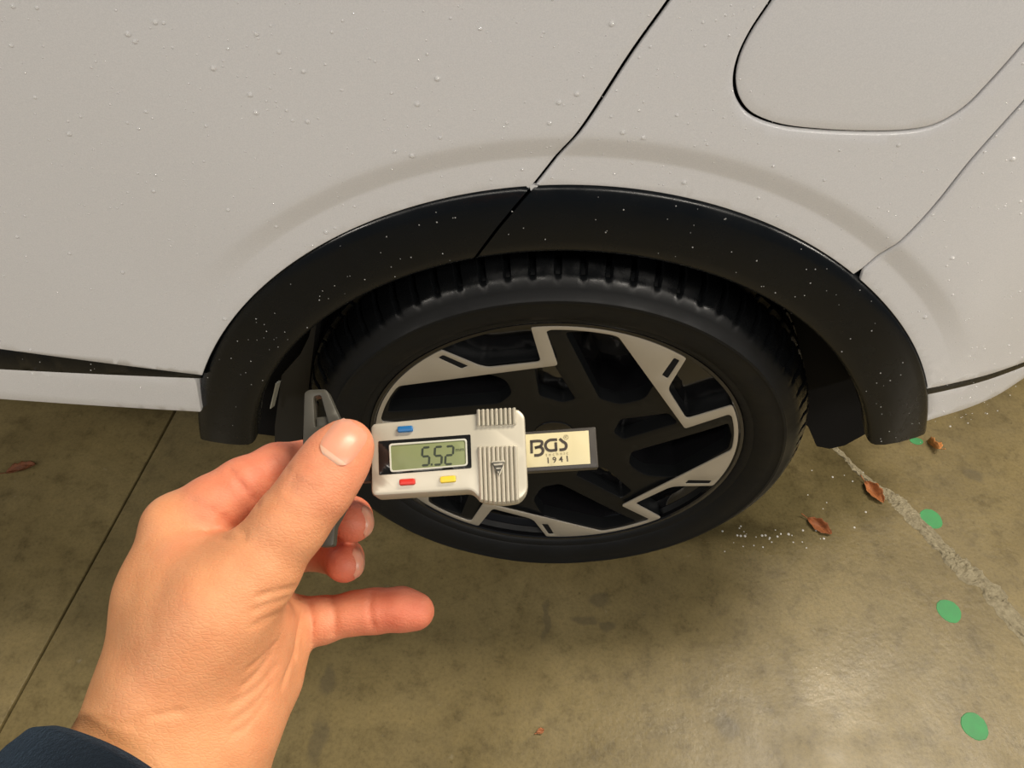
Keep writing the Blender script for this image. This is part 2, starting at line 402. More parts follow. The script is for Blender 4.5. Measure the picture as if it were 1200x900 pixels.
bump = [p + np.array([.0014, 0]) for p in seam] + arc(ARC_R, as_ - .25, ar, 30)[1:] + smooth_path(gr, 6)[1:] + [np.array([XR, TOP])]
panel('rear_bumper', bump, on_body, M['paint'], car, grid=.0085, edge=.0014, depth=.0045, extra=BANDPTS)
low = [B(1045, 508), B(1072, 503), B(1100, 494), B(1135, 483), B(1170, 468), B(1200, 449)]
e_ = low[-1] - low[-2]; low = low + [low[-1] + e_ * 1.5, low[-1] + e_ * 3.5 + np.array([.05, 0])]
al2 = math.degrees(math.atan2(low[0][1] - AZ, low[0][0])); ar2 = math.degrees(math.atan2(grl[0][1] - AZ, grl[0][0]))
lowp = smooth_path(grl, 6) + [np.array([XR, low[-1][1]])] + smooth_path(low, 6)[::-1] + arc(ARC_R, al2, ar2, 14)[1:-1]
panel('bumper_valance', fillet(lowp, 0), lambda x, z, d: (x, hbody(x, z) + .0045 + d, z), M['paint'], car, grid=.010, edge=.0025, depth=.02)
gs = smooth_path(gr, 6); gl = smooth_path(grl, 6)
panel('bumper_groove', [p + np.array([0, .004]) for p in gs] + [p - np.array([0, .004]) for p in gl][::-1], lambda x, z, d: (x, hbody(x, z) + .0035 + d, z), M['trim'], car, grid=.012, edge=.001, depth=.01)
# door cladding strip and sill on the left
k0 = B(222, 440); k1 = B(0, 430); ks = (k1[1] - k0[1]) / (k1[0] - k0[0])
s0 = B(235, 487); s1 = B(0, 472); ss = (s1[1] - s0[1]) / (s1[0] - s0[0])
hs = lambda x, z: hbody(x, z)
strip = [np.array([XL, st0[1] + dslope * (XL - st0[0]) + .004]), st0 + np.array([.002, .004]), k0 + np.array([.012, -.006]), np.array([XL, k0[1] + ks * (XL - k0[0]) - .006])]
panel('door_cladding', strip, lambda x, z, d: (x, hbody(x, z) + .002 + d, z), M['trim'], car, grid=.03, edge=.001, depth=.012)
sill = [np.array([XL, k0[1] + ks * (XL - k0[0])]), k0, B(229, 452), s0, np.array([XL, s0[1] + ss * (XL - s0[0])])]
panel('sill', fillet(sill, [0, .012, .004, .003, 0]), lambda x, z, d: (x, hbody(x, z) + .004 + d, z), M['paint'], car, grid=.015, edge=.0025, depth=.02)
# wheel arch cladding: two swept pieces split at the door gap
prof = [(.4440, -.012), (.4442, -.0255), (.4425, -.0300), (.4395, -.0322), (.430, -.0345), (.410, -.0375), (.393, -.0385), (.383, -.0375), (.3785, -.0345), (.3765, -.030), (.3755, -.022), (.377, .000), (.385, .045)]
def split(r): return 98.66 + (r - .438) * (106.7 - 98.66) / (.380 - .438)
def cladding(name, a_of, b_of, n):
    V = []; F = []; m = len(prof)
    for i in range(n + 1):
        for r, y in prof:
            a = a_of(r) + (b_of(r) - a_of(r)) * i / n; p = pol(r, a)
            x, z = p[0], AZ + p[1]; yy = y + (hbody(x, z) - hbody(*(lambda q: (q[0], AZ + q[1]))(pol(.4435, 90)))) * (.6 + .4 * sstep(.18, .40, x))
            V.append((x, yy, z))
    for i in range(n):
        for k in range(m - 1): F.append((i * m + k, i * m + k + 1, (i + 1) * m + k + 1, (i + 1) * m + k))
    F.append(tuple(range(m))); F.append(tuple(n * m + k for k in range(m))[::-1])
    return recalc(link(name, V, F, M['trim'], car), 50)
cq = (lambda q_: math.degrees(math.atan2(q_[1] - AZ, q_[0])))
def W3(u, v, y): d = ray(u, v); t = (y - CAM[1]) / d[1]; p = CAM + d * t; return (p[0], p[2])
def clad_y(x, z): return (hbody(x, z) - hbody(0, AZ + .4435)) * (.6 + .4 * sstep(.18, .40, x))
def vpix(r, y, a):
    x, z = r * math.cos(math.radians(a)), AZ + r * math.sin(math.radians(a)); P = np.array([x, y + clad_y(x, z), z]) - CAM
    return 450 - FPX * (P @ CU) / (P @ CF)
ca1 = min(np.arange(0, 40, .1), key=lambda a: abs(vpix(.383, -.0375, a) - 520)); ca2 = min(np.arange(0, 40, .1), key=lambda a: abs(vpix(.4425, -.03, a) - 507))
cladding('arch_cladding', lambda r: split(r) + .55 , lambda r: 172.5 + (r - .444) * 30, 90)
cladding('arch_cladding', lambda r: split(r) - .0, lambda r: ca1 + (r - .376) * (ca2 - ca1) / (.4435 - .376), 110)
# dark shell with the wheel well cut out of it
WR = .405
well = [np.array([XL, .40]), np.array([-.40, .40])] + arc(WR, 170, 10, 60) + [np.array([.42, .42]), np.array([.42, TOP]), np.array([XL, TOP])]
panel('inner_body', well, lambda x, z, d: (x, .03 + d, z), M['shell'], car, step=.05, edge=.001, depth=1.5)
V = [(.42, .26, .46), (.85, .42, .46), (.85, 1.5, .46), (.42, 1.5, .46), (.42, .26, TOP), (.85, .42, TOP), (.85, 1.5, TOP), (.42, 1.5, TOP)]
link('tail_body', V, [(0, 3, 2, 1), (4, 5, 6, 7), (0, 1, 5, 4), (1, 2, 6, 5), (2, 3, 7, 6), (3, 0, 4, 7)], M['shell'], car, smooth=False)
link('well_back_wall', [(-.42, .33, .20), (.42, .33, .20), (.42, .33, .80), (-.42, .33, .80), (-.42, .36, .20), (.42, .36, .20), (.42, .36, .80), (-.42, .36, .80)], [(0, 1, 2, 3), (7, 6, 5, 4), (0, 4, 5, 1), (3, 2, 6, 7), (0, 3, 7, 4), (1, 5, 6, 2)], M['shell'], car, smooth=False)
# liner flaps ahead of and behind the wheel
def flap_plate(pts, y0, y1, mat, name='liner_flap'):
    m = len(pts); V = [(x, y0 + dy, z) for x, z, dy in pts] + [(x + .004, y1 + dy, z) for x, z, dy in pts]
    F = [tuple(range(m)), tuple(range(2 * m - 1, m - 1, -1))] + [(k, m + k, m + (k + 1) % m, (k + 1) % m) for k in range(m)]
    return recalc(link(name, V, F, mat, car, smooth=False))
def W3(u, v, y): d = ray(u, v); t = (y - CAM[1]) / d[1]; p = CAM + d * t; return (p[0], p[2])
fp = [W3(u, v, .06) for u, v in ((367, 374), (371, 376), (360, 470), (352, 528), (322, 524), (322, 500), (330, 440), (352, 415), (362, 395))]
flap_plate([(x, z, 0) for x, z in fp], .06, .075, M['flap'])
fp = [W3(u, v, .05) for u, v in ((323, 449), (324.5, 449.5), (317.3, 479), (316, 479))]
tag(flap_plate([(x, z, 0) for x, z in fp], .05, .055, M['lcdframe'], 'liner_clip'), 'thin pale metal edge')
rp = [W3(u, v, .10) for u, v in ((880, 330), (915, 470), (947, 500), (957, 523), (972, 526), (990, 522), (1030, 500), (1030, 420), (985, 330))]
flap_plate([(x, z, 0) for x, z in rp], .10, .12, M['shell'])
lp = [W3(u, v, .10) for u, v in ((300, 380), (290, 470), (298, 508), (330, 512), (380, 560), (420, 400), (400, 330))]
flap_plate([(x, z, 0) for x, z in lp], .10, .12, M['shell'])

# ------------------------------------------------------------------ the wheel
wheel = empty('wheel', (0, 0, 0), car); tag(wheel, 'black and machined silver five spoke alloy wheel with wet tyre')
NB = 76; NA = NB * 12
prof_t = [(.238, .016), (.2435, .004), (.2465, -.002), (.252, -.006), (.256, -.0062), (.258, -.0085), (.268, -.0135), (.280, -.0165), (.2885, -.0165), (.2905, -.0178), (.2935, -.0175), (.2955, -.0148), (.304, -.0100), (.311, -.0050), (.3150, .0000), (.3172, .004), (.3215, .0085), (.3262, .018), (.3284, .030), (.3289, .036), (.322, .0385), (.322, .047), (.3292, .0495), (.3300, .070), (.3300, .078), (.3225, .080), (.3225, .088), (.3302, .090), (.3305, .112), (.3302, .135), (.3225, .137), (.3225, .145), (.330, .147), (.3292, .178), (.322, .180), (.322, .188), (.3285, .190), (.325, .210), (.315, .225), (.29, .238), (.25, .232), (.238, .21)]
V = []; F = []; m = len(prof_t)
for i in range(NA):
    f = (i % 12) / 12; groove = f < .20
    for k, (r, y) in enumerate(prof_t):
        a = 2 * math.pi * i / NA; rr = r
        if 14 <= k <= 19:
            a += .0
            if groove: rr -= (.0025, .006, .0075, .008, .008, .0075)[k - 14]
        if 22 <= k <= 33 and k not in (25, 26, 30, 31):
            a2 = ((i + (6 if k > 26 else 3)) % 12) / 12
            if a2 < .14: rr -= .006
        if 36 <= k <= 37 and groove: rr -= .006
        sk = max(0, y - .02) * .35 if y < .1 else max(0, .18 - y) * .35
        V.append((rr * math.cos(a + sk), y, AZ + rr * math.sin(a + sk)))
for i in range(NA):
    j = (i + 1) % NA
    for k in range(m - 1): F.append((i * m + k, i * m + k + 1, j * m + k + 1, j * m + k))
# tyre flattens where it meets the floor
V = [(x, y - (.004 * max(0, 1 - z / .05) if y < .05 else 0), max(z, .0005)) for x, y, z in V]
tyre = recalc(link('tyre', V, F, M['rubber'], wheel), 38)
revolve('rim_barrel', [(.2385, .006), (.2388, .0005), (.2405, -.0015), (.2445, -.0015), (.2462, .001), (.2465, .012), (.236, .02), (.226, .035), (.214, .07), (.205, .12), (.205, .21), (.209, .21), (.209, .12), (.218, .07), (.232, .030)], M['gloss'], wheel, 160)
E0 = 56.65; RO = .2382; RI = .2325
def dish(x, z, d, y0=0.): return (x, y0 + d, z + AZ)
outer = []; inner_l = []; slots = []; face_o = []; wins = []; slits = []; pockets = []
for i in range(5):
    b = E0 - 72 * i                                   # instances go clockwise
    def q(r, a): return np.array(pol(r, b + a))
    arcs = lambda r, a0, a1, n: [q(r, a0 + (a1 - a0) * k / n) for k in range(n + 1)]
    fl_o = fillet([q(RO, 1.2), q(.2375, 0), q(.187, -7.0), q(.1795, -27.9), q(.2368, -26.6), q(RO, -27.6)], [0, .002, .010, .006, .004, 0])
    outer += fl_o + arcs(RO, -28.2, -72 + 1.6, 22)
    fl_i = fillet([q(RI, 23.0), q(.2312, 21.2), q(.1730, -34.2), q(.2300, -30.6), q(RI, -32.0)], [0, .006, .004, .006, 0])
    inner_l += fl_i + arcs(RI, -33, -72 + 24, 10)
    slots.append(fillet([q(.230, 2.9), q(.2305, .9), q(.1995, -2.6), q(.1995, .2)], .002))
    face_o += fillet([q(.2376, 1.3), q(.237, .15), q(.1868, -6.9), q(.1790, -28.0), q(.2362, -26.8), q(.2376, -27.8)], [0, .002, .008, .005, .004, 0]) + arcs(.2376, -28.4, -72 + 1.7, 18)
    wins.append(fillet([q(.2262, 36.0), q(.2300, 29), q(.2285, 22.0), q(.184, -2.0), q(.148, -9.5), q(.116, -6), q(.108, 7.5)], [.004, .0, .006, .004, .012, .010, .006]))
    slits.append(fillet([q(.098, -22), q(.160, -24.5), q(.1655, -32.5), q(.092, -49.5), q(.080, -40)], .005))
    pockets.append([q(.2375, .4), q(.185, -6.4), q(.177, -28.4)] + [q(.2375, -27.4)] + arcs(.2395, -26.5, -.6, 8))
panel('machined_face', outer, lambda x, z, d: dish(x, z, d, .0), M['machined'], wheel, holes=[inner_l] + slots, step=.006, edge=.0006, depth=.0020)
for P in slots:
    c = np.mean(P, 0); panel('slot_insert', [c + (p - c) * 1.06 for p in np.array(P)], lambda x, z, d: dish(x, z, d, .0009), M['shell'], wheel, step=.004, edge=.0002, depth=.001)
def face3(x, z, d):
    r = math.hypot(x, z); return (x, .0021 + .030 * (1 - min(1, r / .225)) ** 1.3 + d, z + AZ)
panel('spoke_face', face_o, face3, M['satin'], wheel, holes=wins + slits, grid=.012, step=.006, edge=.0016, depth=.030, back=True)
for P in pockets:
    panel('rim_pocket', P, lambda x, z, d: (x, .027 + d - .05 * max(0, math.hypot(x, z) - .215), z + AZ), M['gloss'], wheel, step=.006, grid=.015, edge=.001, depth=.01)
# window floors: bevelled gloss ramps that run from spoke to barrel
for P in wins:
    c = np.mean(P, 0); big = [c + (np.array(p) - c) * 1.05 for p in P]; small = [c + (np.array(p) - c) * np.array([.88, .88]) for p in P]
    n = len(P); V = [face3(p[0], p[1], .012) for p in big] + [face3(p[0], p[1], .040) for p in small] + [face3(p[0], p[1], .075) for p in small]
    F = [(k, (k + 1) % n, n + (k + 1) % n, n + k) for k in range(n)] + [(n + k, n + (k + 1) % n, 2 * n + (k + 1) % n, 2 * n + k) for k in range(n)]
    recalc(link('window_bevel', V, F, M['gloss'], wheel), 30)
# slit floors
for P in slits:
    panel('spoke_recess', P, lambda x, z, d: (x, face3(x, z, .02)[1] + d, z + AZ), M['gloss'], wheel, step=.008, edge=.001, depth=.006)
revolve('centre_cap', [(0.0005, .024), (.020, .0245), (.0275, .026), (.030, .030), (.031, .040)], M['gloss'], wheel, 48)
for k in range(5):
    a = E0 - 8 + 72 * k; c = pol(.052, a)
    revolve('lug_nut', [(.0004, .030), (.007, .030), (.009, .032), (.0095, .046)], M['satin'], wheel, 6, (c[0], 0, AZ + c[1]))
revolve('brake_disc', [(.06, .105), (.06, .095), (.140, .095), (.142, .097), (.142, .118), (.140, .12), (.06, .12)], M['disc'], car, 96)
V = []; F = []
for i in range(13):
    a = math.radians(118 + 44 * i / 12)
    for r, y in ((.105, .085), (.152, .085), (.158, .092), (.158, .135), (.105, .135)): V.append((r * math.cos(a), y, AZ + r * math.sin(a)))
for i in range(12):
    for k in range(5): F.append((i * 5 + k, i * 5 + (k + 1) % 5, (i + 1) * 5 + (k + 1) % 5, (i + 1) * 5 + k))
F += [(0, 1, 2, 3, 4), (64, 63, 62, 61, 60)]
recalc(link('brake_caliper', V, F, M['disc'], car), 30)
revolve('hub', [(.0005, .06), (.055, .06), (.06, .07), (.06, .33)], M['shell'], car, 40)

# ------------------------------------------------------------------ hand frame: metric axes parallel to the picture, origin at the eye
def H3(u, v, d): return np.array([(u - 600) * d / FPX, -(v - 450) * d / FPX, -d])
RC = np.stack([CR, CU, -CF], 1)
def to_world(P): return CAM + np.atleast_2d(P) @ RC.T

# ------------------------------------------------------------------ tread depth gauge
GA = math.radians(5.2); GT = math.radians(15)
gU0 = np.array([0, math.cos(GT), -math.sin(GT)]); gN = np.array([0, math.sin(GT), math.cos(GT)]); gR0 = np.array([1., 0, 0])
gR = math.cos(GA) * gR0 + math.sin(GA) * gU0; gU = -math.sin(GA) * gR0 + math.cos(GA) * gU0
gO = H3(520, 535, .272)
def g2(u, v, n=0.):
    d = np.array([(u - 600) / FPX, -(v - 450) / FPX, -1]); o = gO + gN * n; t = (o @ gN) / (d @ gN); p = d * t - o
    return np.array([p @ gR, p @ gU])
def c1(x, y, n=0.): return g2(340 + x / 3.158, 440 + y / 3.158, n)
gw = to_world(gO)[0]
gauge = empty('tread_depth_gauge', gw); tag(gauge, 'silver digital tread depth gauge with green display held in the hand', 'gauge')
gax = np.stack([gR, gU, gN], 1); GWm = RC @ gax
gauge.matrix_world = Matrix([[*GWm[i], gw[i]] for i in range(3)] + [[0, 0, 0, 1]])
def gp(n): return lambda a, b, d: (a, b, n - d)
def gpart(name, poly, n, mat, parent=gauge, r=.0, edge=.0004, depth=.002, holes=(), step=.002):
    return panel(name, fillet(poly, r) if r else poly, gp(n), mat, parent, holes=holes, step=step, edge=edge, depth=depth, back=True)
beam_n = -.0035
bz = lambda x, y: c1(x, y, beam_n)
hous = [c1(297, 178), c1(690, 140), c1(692, 128), c1(843, 122), c1(868, 146), c1(881, 425), c1(852, 462), c1(778, 472), c1(702, 460), c1(672, 424), c1(300, 447)]
gpart('housing', fillet(hous, [.0022, .001, .001, .0015, .002, .003, .004, .004, .0035, .003, .0022]), 0, M['silver'], edge=.0012, depth=.0125)
bez = gpart('bezel', [c1(326, 243), c1(668, 218), c1(672, 343), c1(329, 369)], .0003, M['bezel'], r=.0005, edge=.0003, depth=.0014)
tag(bez, 'black display surround')
fr_o = fillet([c1(366, 254), c1(654, 234), c1(658, 335), c1(371, 360)], .0012); fr_i = fillet([c1(373, 261), c1(648, 241), c1(651, 330), c1(377, 353)], .0008)
gpart('display_frame', fr_o, .0009, M['lcdframe'], bez, edge=.0002, depth=.0009, holes=[fr_i])
lcd = gpart('display', [c1(371, 259), c1(650, 239), c1(653, 332), c1(375, 355)], .00045, M['lcd'], bez, edge=.0001, depth=.0006)
tag(lcd, 'green liquid crystal display reading 5.52 mm')
# seven segment digits 5.52
def seg_poly(p0, p1, w):
    p0, p1 = np.array(p0), np.array(p1); t = (p1 - p0); L = np.linalg.norm(t); t /= L; n = np.array([-t[1], t[0]]); h = w / 2
    return [p0 + t * h * .25, p0 + t * h * 1.1 + n * h, p1 - t * h * 1.1 + n * h, p1 - t * h * .25, p1 - t * h * 1.1 - n * h, p0 + t * h * 1.1 - n * h]
VD = []; FD = []
def flat(poly, n, V, F):
    s = len(V); V += [(p[0], p[1], n) for p in poly]; F.append(tuple(range(s, s + len(poly))))
SEG = {'5': 'afgcd', '2': 'abged'}
for ch, x0 in (('5', 487), ('5', 533), ('2', 574)):
    dx = 27; y0 = 268 - (x0 - 491) * .05; sl = 0
    tl = (x0 + 4, y0); tr = (x0 + 4 + dx, y0 - 2); ml = (x0 + 2, y0 + 33); mr = (x0 + 2 + dx, y0 + 31); bl = (x0, y0 + 66); br = (x0 + dx, y0 + 64)
    E_ = {'a': (tl, tr), 'b': (tr, mr), 'c': (mr, br), 'd': (bl, br), 'e': (ml, bl), 'f': (tl, ml), 'g': (ml, mr)}
    for s_ in SEG[ch]:
        a, b = E_[s_]; flat(seg_poly(c1(*a), c1(*b), .00078), .00052, VD, FD)
flat([c1(521, 327), c1(527.5, 326.5), c1(527.5, 334), c1(521, 334.5)], .00052, VD, FD)
link('digits', VD, FD, M['seg'], bez, smooth=False)
def stroke(pts, w, V, F, n, n_sm=0):
    P = smooth_path(pts, n_sm) if n_sm else [np.array(p, float) for p in pts]; s = len(V)
    for i, p in enumerate(P):
        a = P[max(i - 1, 0)]; b = P[min(i + 1, len(P) - 1)]; t = (b - a) / (np.linalg.norm(b - a) + 1e-9); nn = np.array([-t[1], t[0]])
        V.append((*(p + nn * w / 2), n)); V.append((*(p - nn * w / 2), n))
    for i in range(len(P) - 1): F.append((s + 2 * i, s + 2 * i + 1, s + 2 * i + 3, s + 2 * i + 2))
def text(name, body, pos, size, n, mat, parent, xs=1.0, bold=0.0):
    cu = bpy.data.curves.new(name, 'FONT'); cu.body = body; cu.size = size; cu.align_x = 'CENTER'; cu.align_y = 'CENTER'; cu.offset = bold; cu.resolution_u = 3
    tmp = bpy.data.objects.new(name, cu); me = bpy.data.meshes.new_from_object(tmp); bpy.data.objects.remove(tmp)
    me.transform(Matrix.Translation((pos[0], pos[1], n)) @ Matrix.Diagonal((xs, 1, 1, 1))); me.name = name
    o = bpy.data.objects.new(name, me); COL.objects.link(o); me.materials.append(mat); o.parent = parent; return o
text('unit_lettering', 'mm', c1(628, 275), .0021, .00052, M['seg'], bez)
for nm, P, mt in (('blue_button', [(398, 191), (455, 187), (456, 209), (399, 213)], 'blue'), ('red_button', [(405, 386), (463, 382), (464, 405), (406, 409)], 'red'), ('yellow_button', [(555, 376), (613, 371), (614, 395), (556, 400)], 'yellow')):
    gpart(nm, [c1(*p) for p in P], .0016, M[mt], r=.0007, edge=.0005, depth=.0022)
# grips
def ridges(name, xs, ytop, ybot, w, hgt, end=4):
    V = []; F = []
    for x in xs:
        prof_n = 7; pts = [(ytop(x), 0)] + [(ytop(x) + (ybot(x) - ytop(x)) * t, 1) for t in (.03, .25, .5, .75, .97)] + [(ybot(x), 0)]
        s = len(V)
        for yy, on in pts:
            c = c1(x + (yy - 300) * .035, yy); 
            for k in range(prof_n):
                a = math.pi * k / (prof_n - 1); V.append((c[0] - math.cos(a) * w / 2, c[1], -.0008 + (math.sin(a) * hgt + .0008) * (1 if on else .15)))
        for i in range(len(pts) - 1):
            for k in range(prof_n - 1): F.append((s + i * prof_n + k, s + i * prof_n + k + 1, s + (i + 1) * prof_n + k + 1, s + (i + 1) * prof_n + k))
    return recalc(link(name, V, F, M['silver'], gauge), 50)
xs = [703 + 16.4 * k for k in range(9)]
tag(ridges('upper_grip', xs, lambda x: 127 - (x - 703) * .05, lambda x: 190 - (x - 703) * .05, .0032 * .42, .0016), 'ribbed upper thumb grip')
tag(ridges('lower_grip', xs, lambda x: 262 - (x - 700) * .03, lambda x: 466 + 10 * math.sin((x - 700) / 140 * math.pi), .0032 * .48, .0015), 'ribbed lower thumb grip')
tri = [(748, 328), (792, 324), (772, 370)]
Vt = []; Ft = []
tp = [c1(*p) for p in tri]; ctr = np.mean(tp, 0)
stroke([tp[0], tp[1], tp[2], tp[0]], .0005, Vt, Ft, .0021)
for f_ in (.32, .62):
    a = tp[0] + (tp[2] - tp[0]) * f_; b = tp[1] + (tp[2] - tp[1]) * f_; stroke([a, b], .0009, Vt, Ft, .0021)
Vt2 = [(x, y, z - .0012) for x, y, z in Vt]; nn_ = len(Vt)
Ft = Ft + [tuple(nn_ + i for i in f) for f in Ft]
link('triangle_mark', Vt + Vt2, Ft, M['jaw'], gauge, smooth=False)
gpart('mark_pad', [c1(742, 320), c1(798, 316), c1(774, 378)], .0019, M['silver'], r=.001, edge=.0002, depth=.003)
# beam and its printed label
beam = gpart('beam', [bz(150, 262), bz(1131, 189), bz(1142, 341), bz(160, 400)], beam_n, M['beam'], r=.0006, edge=.0006, depth=.0045)
lab = gpart('label_plate', [bz(600, 236), bz(1104, 204), bz(1111, 327), bz(600, 358)], beam_n + .0002, M['label'], edge=.00005, depth=.0006)
tag(lab, 'cream label printed BGS technic 1941')
c4 = lambda x, y: g2(600 + x / 10, 480 + y / 10, beam_n)
VL = []; FL = []; ln = beam_n + .00035; w = 33 / 10 * .272 / FPX
stroke([c4(231, 515), c4(228, 375)], w * .95, VL, FL, ln)
stroke([c4(212, 376), c4(300, 370), c4(345, 375), c4(352, 402), c4(330, 432), c4(268, 450)], w, VL, FL, ln, 5)
stroke([c4(268, 450), c4(330, 440), c4(362, 470), c4(352, 515), c4(310, 536), c4(262, 538)], w, VL, FL, ln, 5)
stroke([c4(528, 354), c4(450, 358), c4(405, 385), c4(392, 425), c4(410, 465), c4(450, 482), c4(528, 474)], w, VL, FL, ln, 5)
stroke([c4(518, 478), c4(512, 385)], w * .95, VL, FL, ln)
stroke([c4(558, 342), c4(590, 372), c4(625, 395), c4(636, 425), c4(625, 458), c4(595, 470), c4(556, 473)], w, VL, FL, ln, 5)
link('logo_lettering', VL, FL, M['ink'], lab, smooth=False)
rot = 0
text('small_lettering', 't e c h n i c', c4(528, 520), .0018, ln, M['ink2'], lab)
text('number_lettering', '1 9 4 1', c4(536, 590), .0030, ln, M['ink'], lab, bold=.00003)
text('registered_mark', '®', c4(633, 330), .0026, ln, M['ink2'], lab)
# fixed jaw (grey) behind the thumb
jn = -.002; cj = lambda x, y: c1(x, y, jn)
jaw_o = [cj(52, 62), cj(68, 52), cj(128, 50), cj(138, 58), cj(186, 165), cj(230, 290), cj(240, 420), cj(166, 560), cj(160, 632), cj(106, 636), cj(85, 560), cj(44, 300)]
jaw_h = fillet([cj(86, 78), cj(112, 72), cj(141, 178), cj(92, 190)], .0008)
gpart('jaw', fillet(jaw_o, .0012), jn, M['jaw'], edge=.0006, depth=.005, holes=[jaw_h])
gpart('jaw_block', [cj(93, 152), cj(137, 148), cj(145, 186), cj(93, 192)], jn - .0012, M['jaw'], r=.0006, edge=.0004, depth=.003)

# ------------------------------------------------------------------ hand (implicit surface, surface nets)
VOX = .0010
lo = np.array([-.205, -.205, -.350]); hi = np.array([-.015, -.008, -.205])
dims = np.ceil((hi - lo) / VOX).astype(int)
ax = [lo[i] + VOX * np.arange(dims[i]) for i in range(3)]
D = np.full(dims, .05, np.float32)
PR = []
def smin(a, b, k):
    h = np.maximum(k - np.abs(a - b), 0) / k; return np.minimum(a, b) - h * h * k * .25
def cone_sdf(X, Y, Z, a, b, r1, r2):
    ba = b - a; l2 = ba @ ba; rr = r1 - r2; a2 = max(l2 - rr * rr, 1e-10); il2 = 1 / l2
    px, py, pz = X - a[0], Y - a[1], Z - a[2]
    y = px * ba[0] + py * ba[1] + pz * ba[2]; z = y - l2
    qx, qy, qz = px * l2 - ba[0] * y, py * l2 - ba[1] * y, pz * l2 - ba[2] * y
    x2 = qx * qx + qy * qy + qz * qz; y2 = y * y * l2; z2 = z * z * l2
    k = np.sign(rr) * rr * rr * x2
    d = (np.sqrt(x2 * a2 * il2) + y * rr) * il2 - r1
    c1_ = np.sign(z) * a2 * z2 > k; c2_ = np.sign(y) * a2 * y2 < k
    d = np.where(c1_, np.sqrt(x2 + z2) * il2 - r2, np.where(c2_, np.sqrt(x2 + y2) * il2 - r1, d))
    return d
def region(a, b, r):
    mn = np.minimum(a, b) - r; mx = np.maximum(a, b) + r
    i0 = np.clip(((mn - lo) / VOX).astype(int), 0, dims); i1 = np.clip(((mx - lo) / VOX).astype(int) + 2, 0, dims)
    return tuple(slice(i0[i], i1[i]) for i in range(3))
def grids(sl): return [g for g in np.meshgrid(ax[0][sl[0]].astype(np.float32), ax[1][sl[1]].astype(np.float32), ax[2][sl[2]].astype(np.float32), indexing='ij', sparse=True)]
def add(A, p, q, r1, r2, k, tone=.2):
    a, b = H3(*p), H3(*q); r1, r2 = r1 / 1000, r2 / 1000; sl = region(a, b, max(r1, r2) + k + .004)
    A[sl] = smin(A[sl], cone_sdf(*grids(sl), a, b, r1, r2), k); PR.append((a, b, tone, max(r1, r2)))
def carve(A, pts, r, k, depth=None):
    P = [H3(*p) for p in pts]; r = r / 1000
    for a, b in zip(P[:-1], P[1:]):
        if np.linalg.norm(a - b) > .006: continue
        sl = region(a, b, r + k + .003); d = cone_sdf(*grids(sl), a, b, r, r * .999)
        A[sl] = -smin(-A[sl], d, k)
def chain(A, pts, k, tone=.3):
    for p, q in zip(pts[:-1], pts[1:]): add(A, p[:3], q[:3], p[3], q[3], k, tone if len(q) < 5 else q[4])
# palm and wrist
fa_ = np.array([-.1307, -.1407, -.2561]) + .035 * np.array([-.3435, -.573, .744]); FA = (600 + FPX * fa_[0] / -fa_[2], 450 - FPX * fa_[1] / -fa_[2], -fa_[2])
chain(D, [(*FA, 26), (146, 939, .2561, 25.5), (190, 868, .268, 24), (217, 800, .274, 25)], .012, .0)
chain(D, [(243, 905, .278, 22), (262, 800, .286, 21), (295, 745, .300, 15)], .012, .15)
chain(D, [(178, 800, .272, 17), (196, 700, .275, 15.5), (209, 618, .279, 12.5)], .012, .1)      # index metacarpal
chain(D, [(205, 800, .288, 16), (225, 700, .296, 14), (238, 640, .300, 12)], .012, .1)
chain(D, [(235, 810, .300, 15), (255, 720, .310, 13), (262, 670, .314, 11.5)], .012, .1)
chain(D, [(262, 820, .306, 14), (290, 750, .315, 12), (300, 715, .315, 10)], .012, .15)
chain(D, [(318, 700, .297, 8), (332, 740, .297, 9), (322, 795, .293, 10)], .010, .35)               # fold at the edge of the palm
# thumb with its metacarpal and the web
T_ = np.full(dims, .05, np.float32)
chain(T_, [(205, 800, .262, 19), (262, 705, .259, 17.5), (300, 666, .2595, 13.8), (342, 611, .2590, 11.6), (373, 570, .2595, 11.2, .35), (393, 540, .2610, 10.3, .55), (405, 524, .2622, 9.0, .6)], .006, .2)
add(T_, (398, 534, .2640), (408, 520, .2650), 9.2, 7.6, .004, .55)
D = smin(D, T_, .010)
add(D, (292, 738, .2760), (258, 845, .2740), 15.5, 19.5, .012, .3)
add(D, (225, 660, .2700), (265, 668, .2680), 11.5, 11.5, .010, .55)                              # first web
add(D, (215, 715, .2640), (240, 740, .2610), 14, 15, .012, .05)
# fingers, each kept apart
def finger(pts, root_k, tone):
    A = np.full(dims, .05, np.float32); chain(A, pts, .003, tone)
    return A
fi = finger([(208, 619, .279, 12.3), (250, 594, .281, 11.6, .55), (286, 571, .286, 10.9, .8), (325, 549, .2955, 9.6, .9), (358, 544, .2995, 9.0, .9), (395, 550, .297, 7.8, .8)], .005, .35)
fm_ = finger([(238, 640, .300, 11.5), (300, 610, .330, 10), (350, 598, .338, 9.6, .5), (392, 598, .326, 8.8, .6), (411, 607, .310, 8.4, .8), (414, 613, .297, 7.6, 1.0)], .005, .4)
fr_ = finger([(262, 670, .314, 11), (310, 655, .335, 9.6), (350, 645, .342, 9.2, .5), (388, 648, .330, 8.4, .6), (402, 655, .316, 8.2, .8), (404, 661, .303, 7.4, 1.0)], .005, .4)
fp_ = finger([(300, 715, .315, 10), (345, 728, .306, 9.6, .35), (376, 727, .303, 9.0, .45), (418, 718, .303, 8.2, .55), (440, 716, .303, 8.5, .75), (470, 714, .302, 8.3, .95), (487, 716.5, .3015, 7.5, .95)], .005, .4)
for A in (fi, fm_, fr_, fp_): D = smin(D, A, .0035)
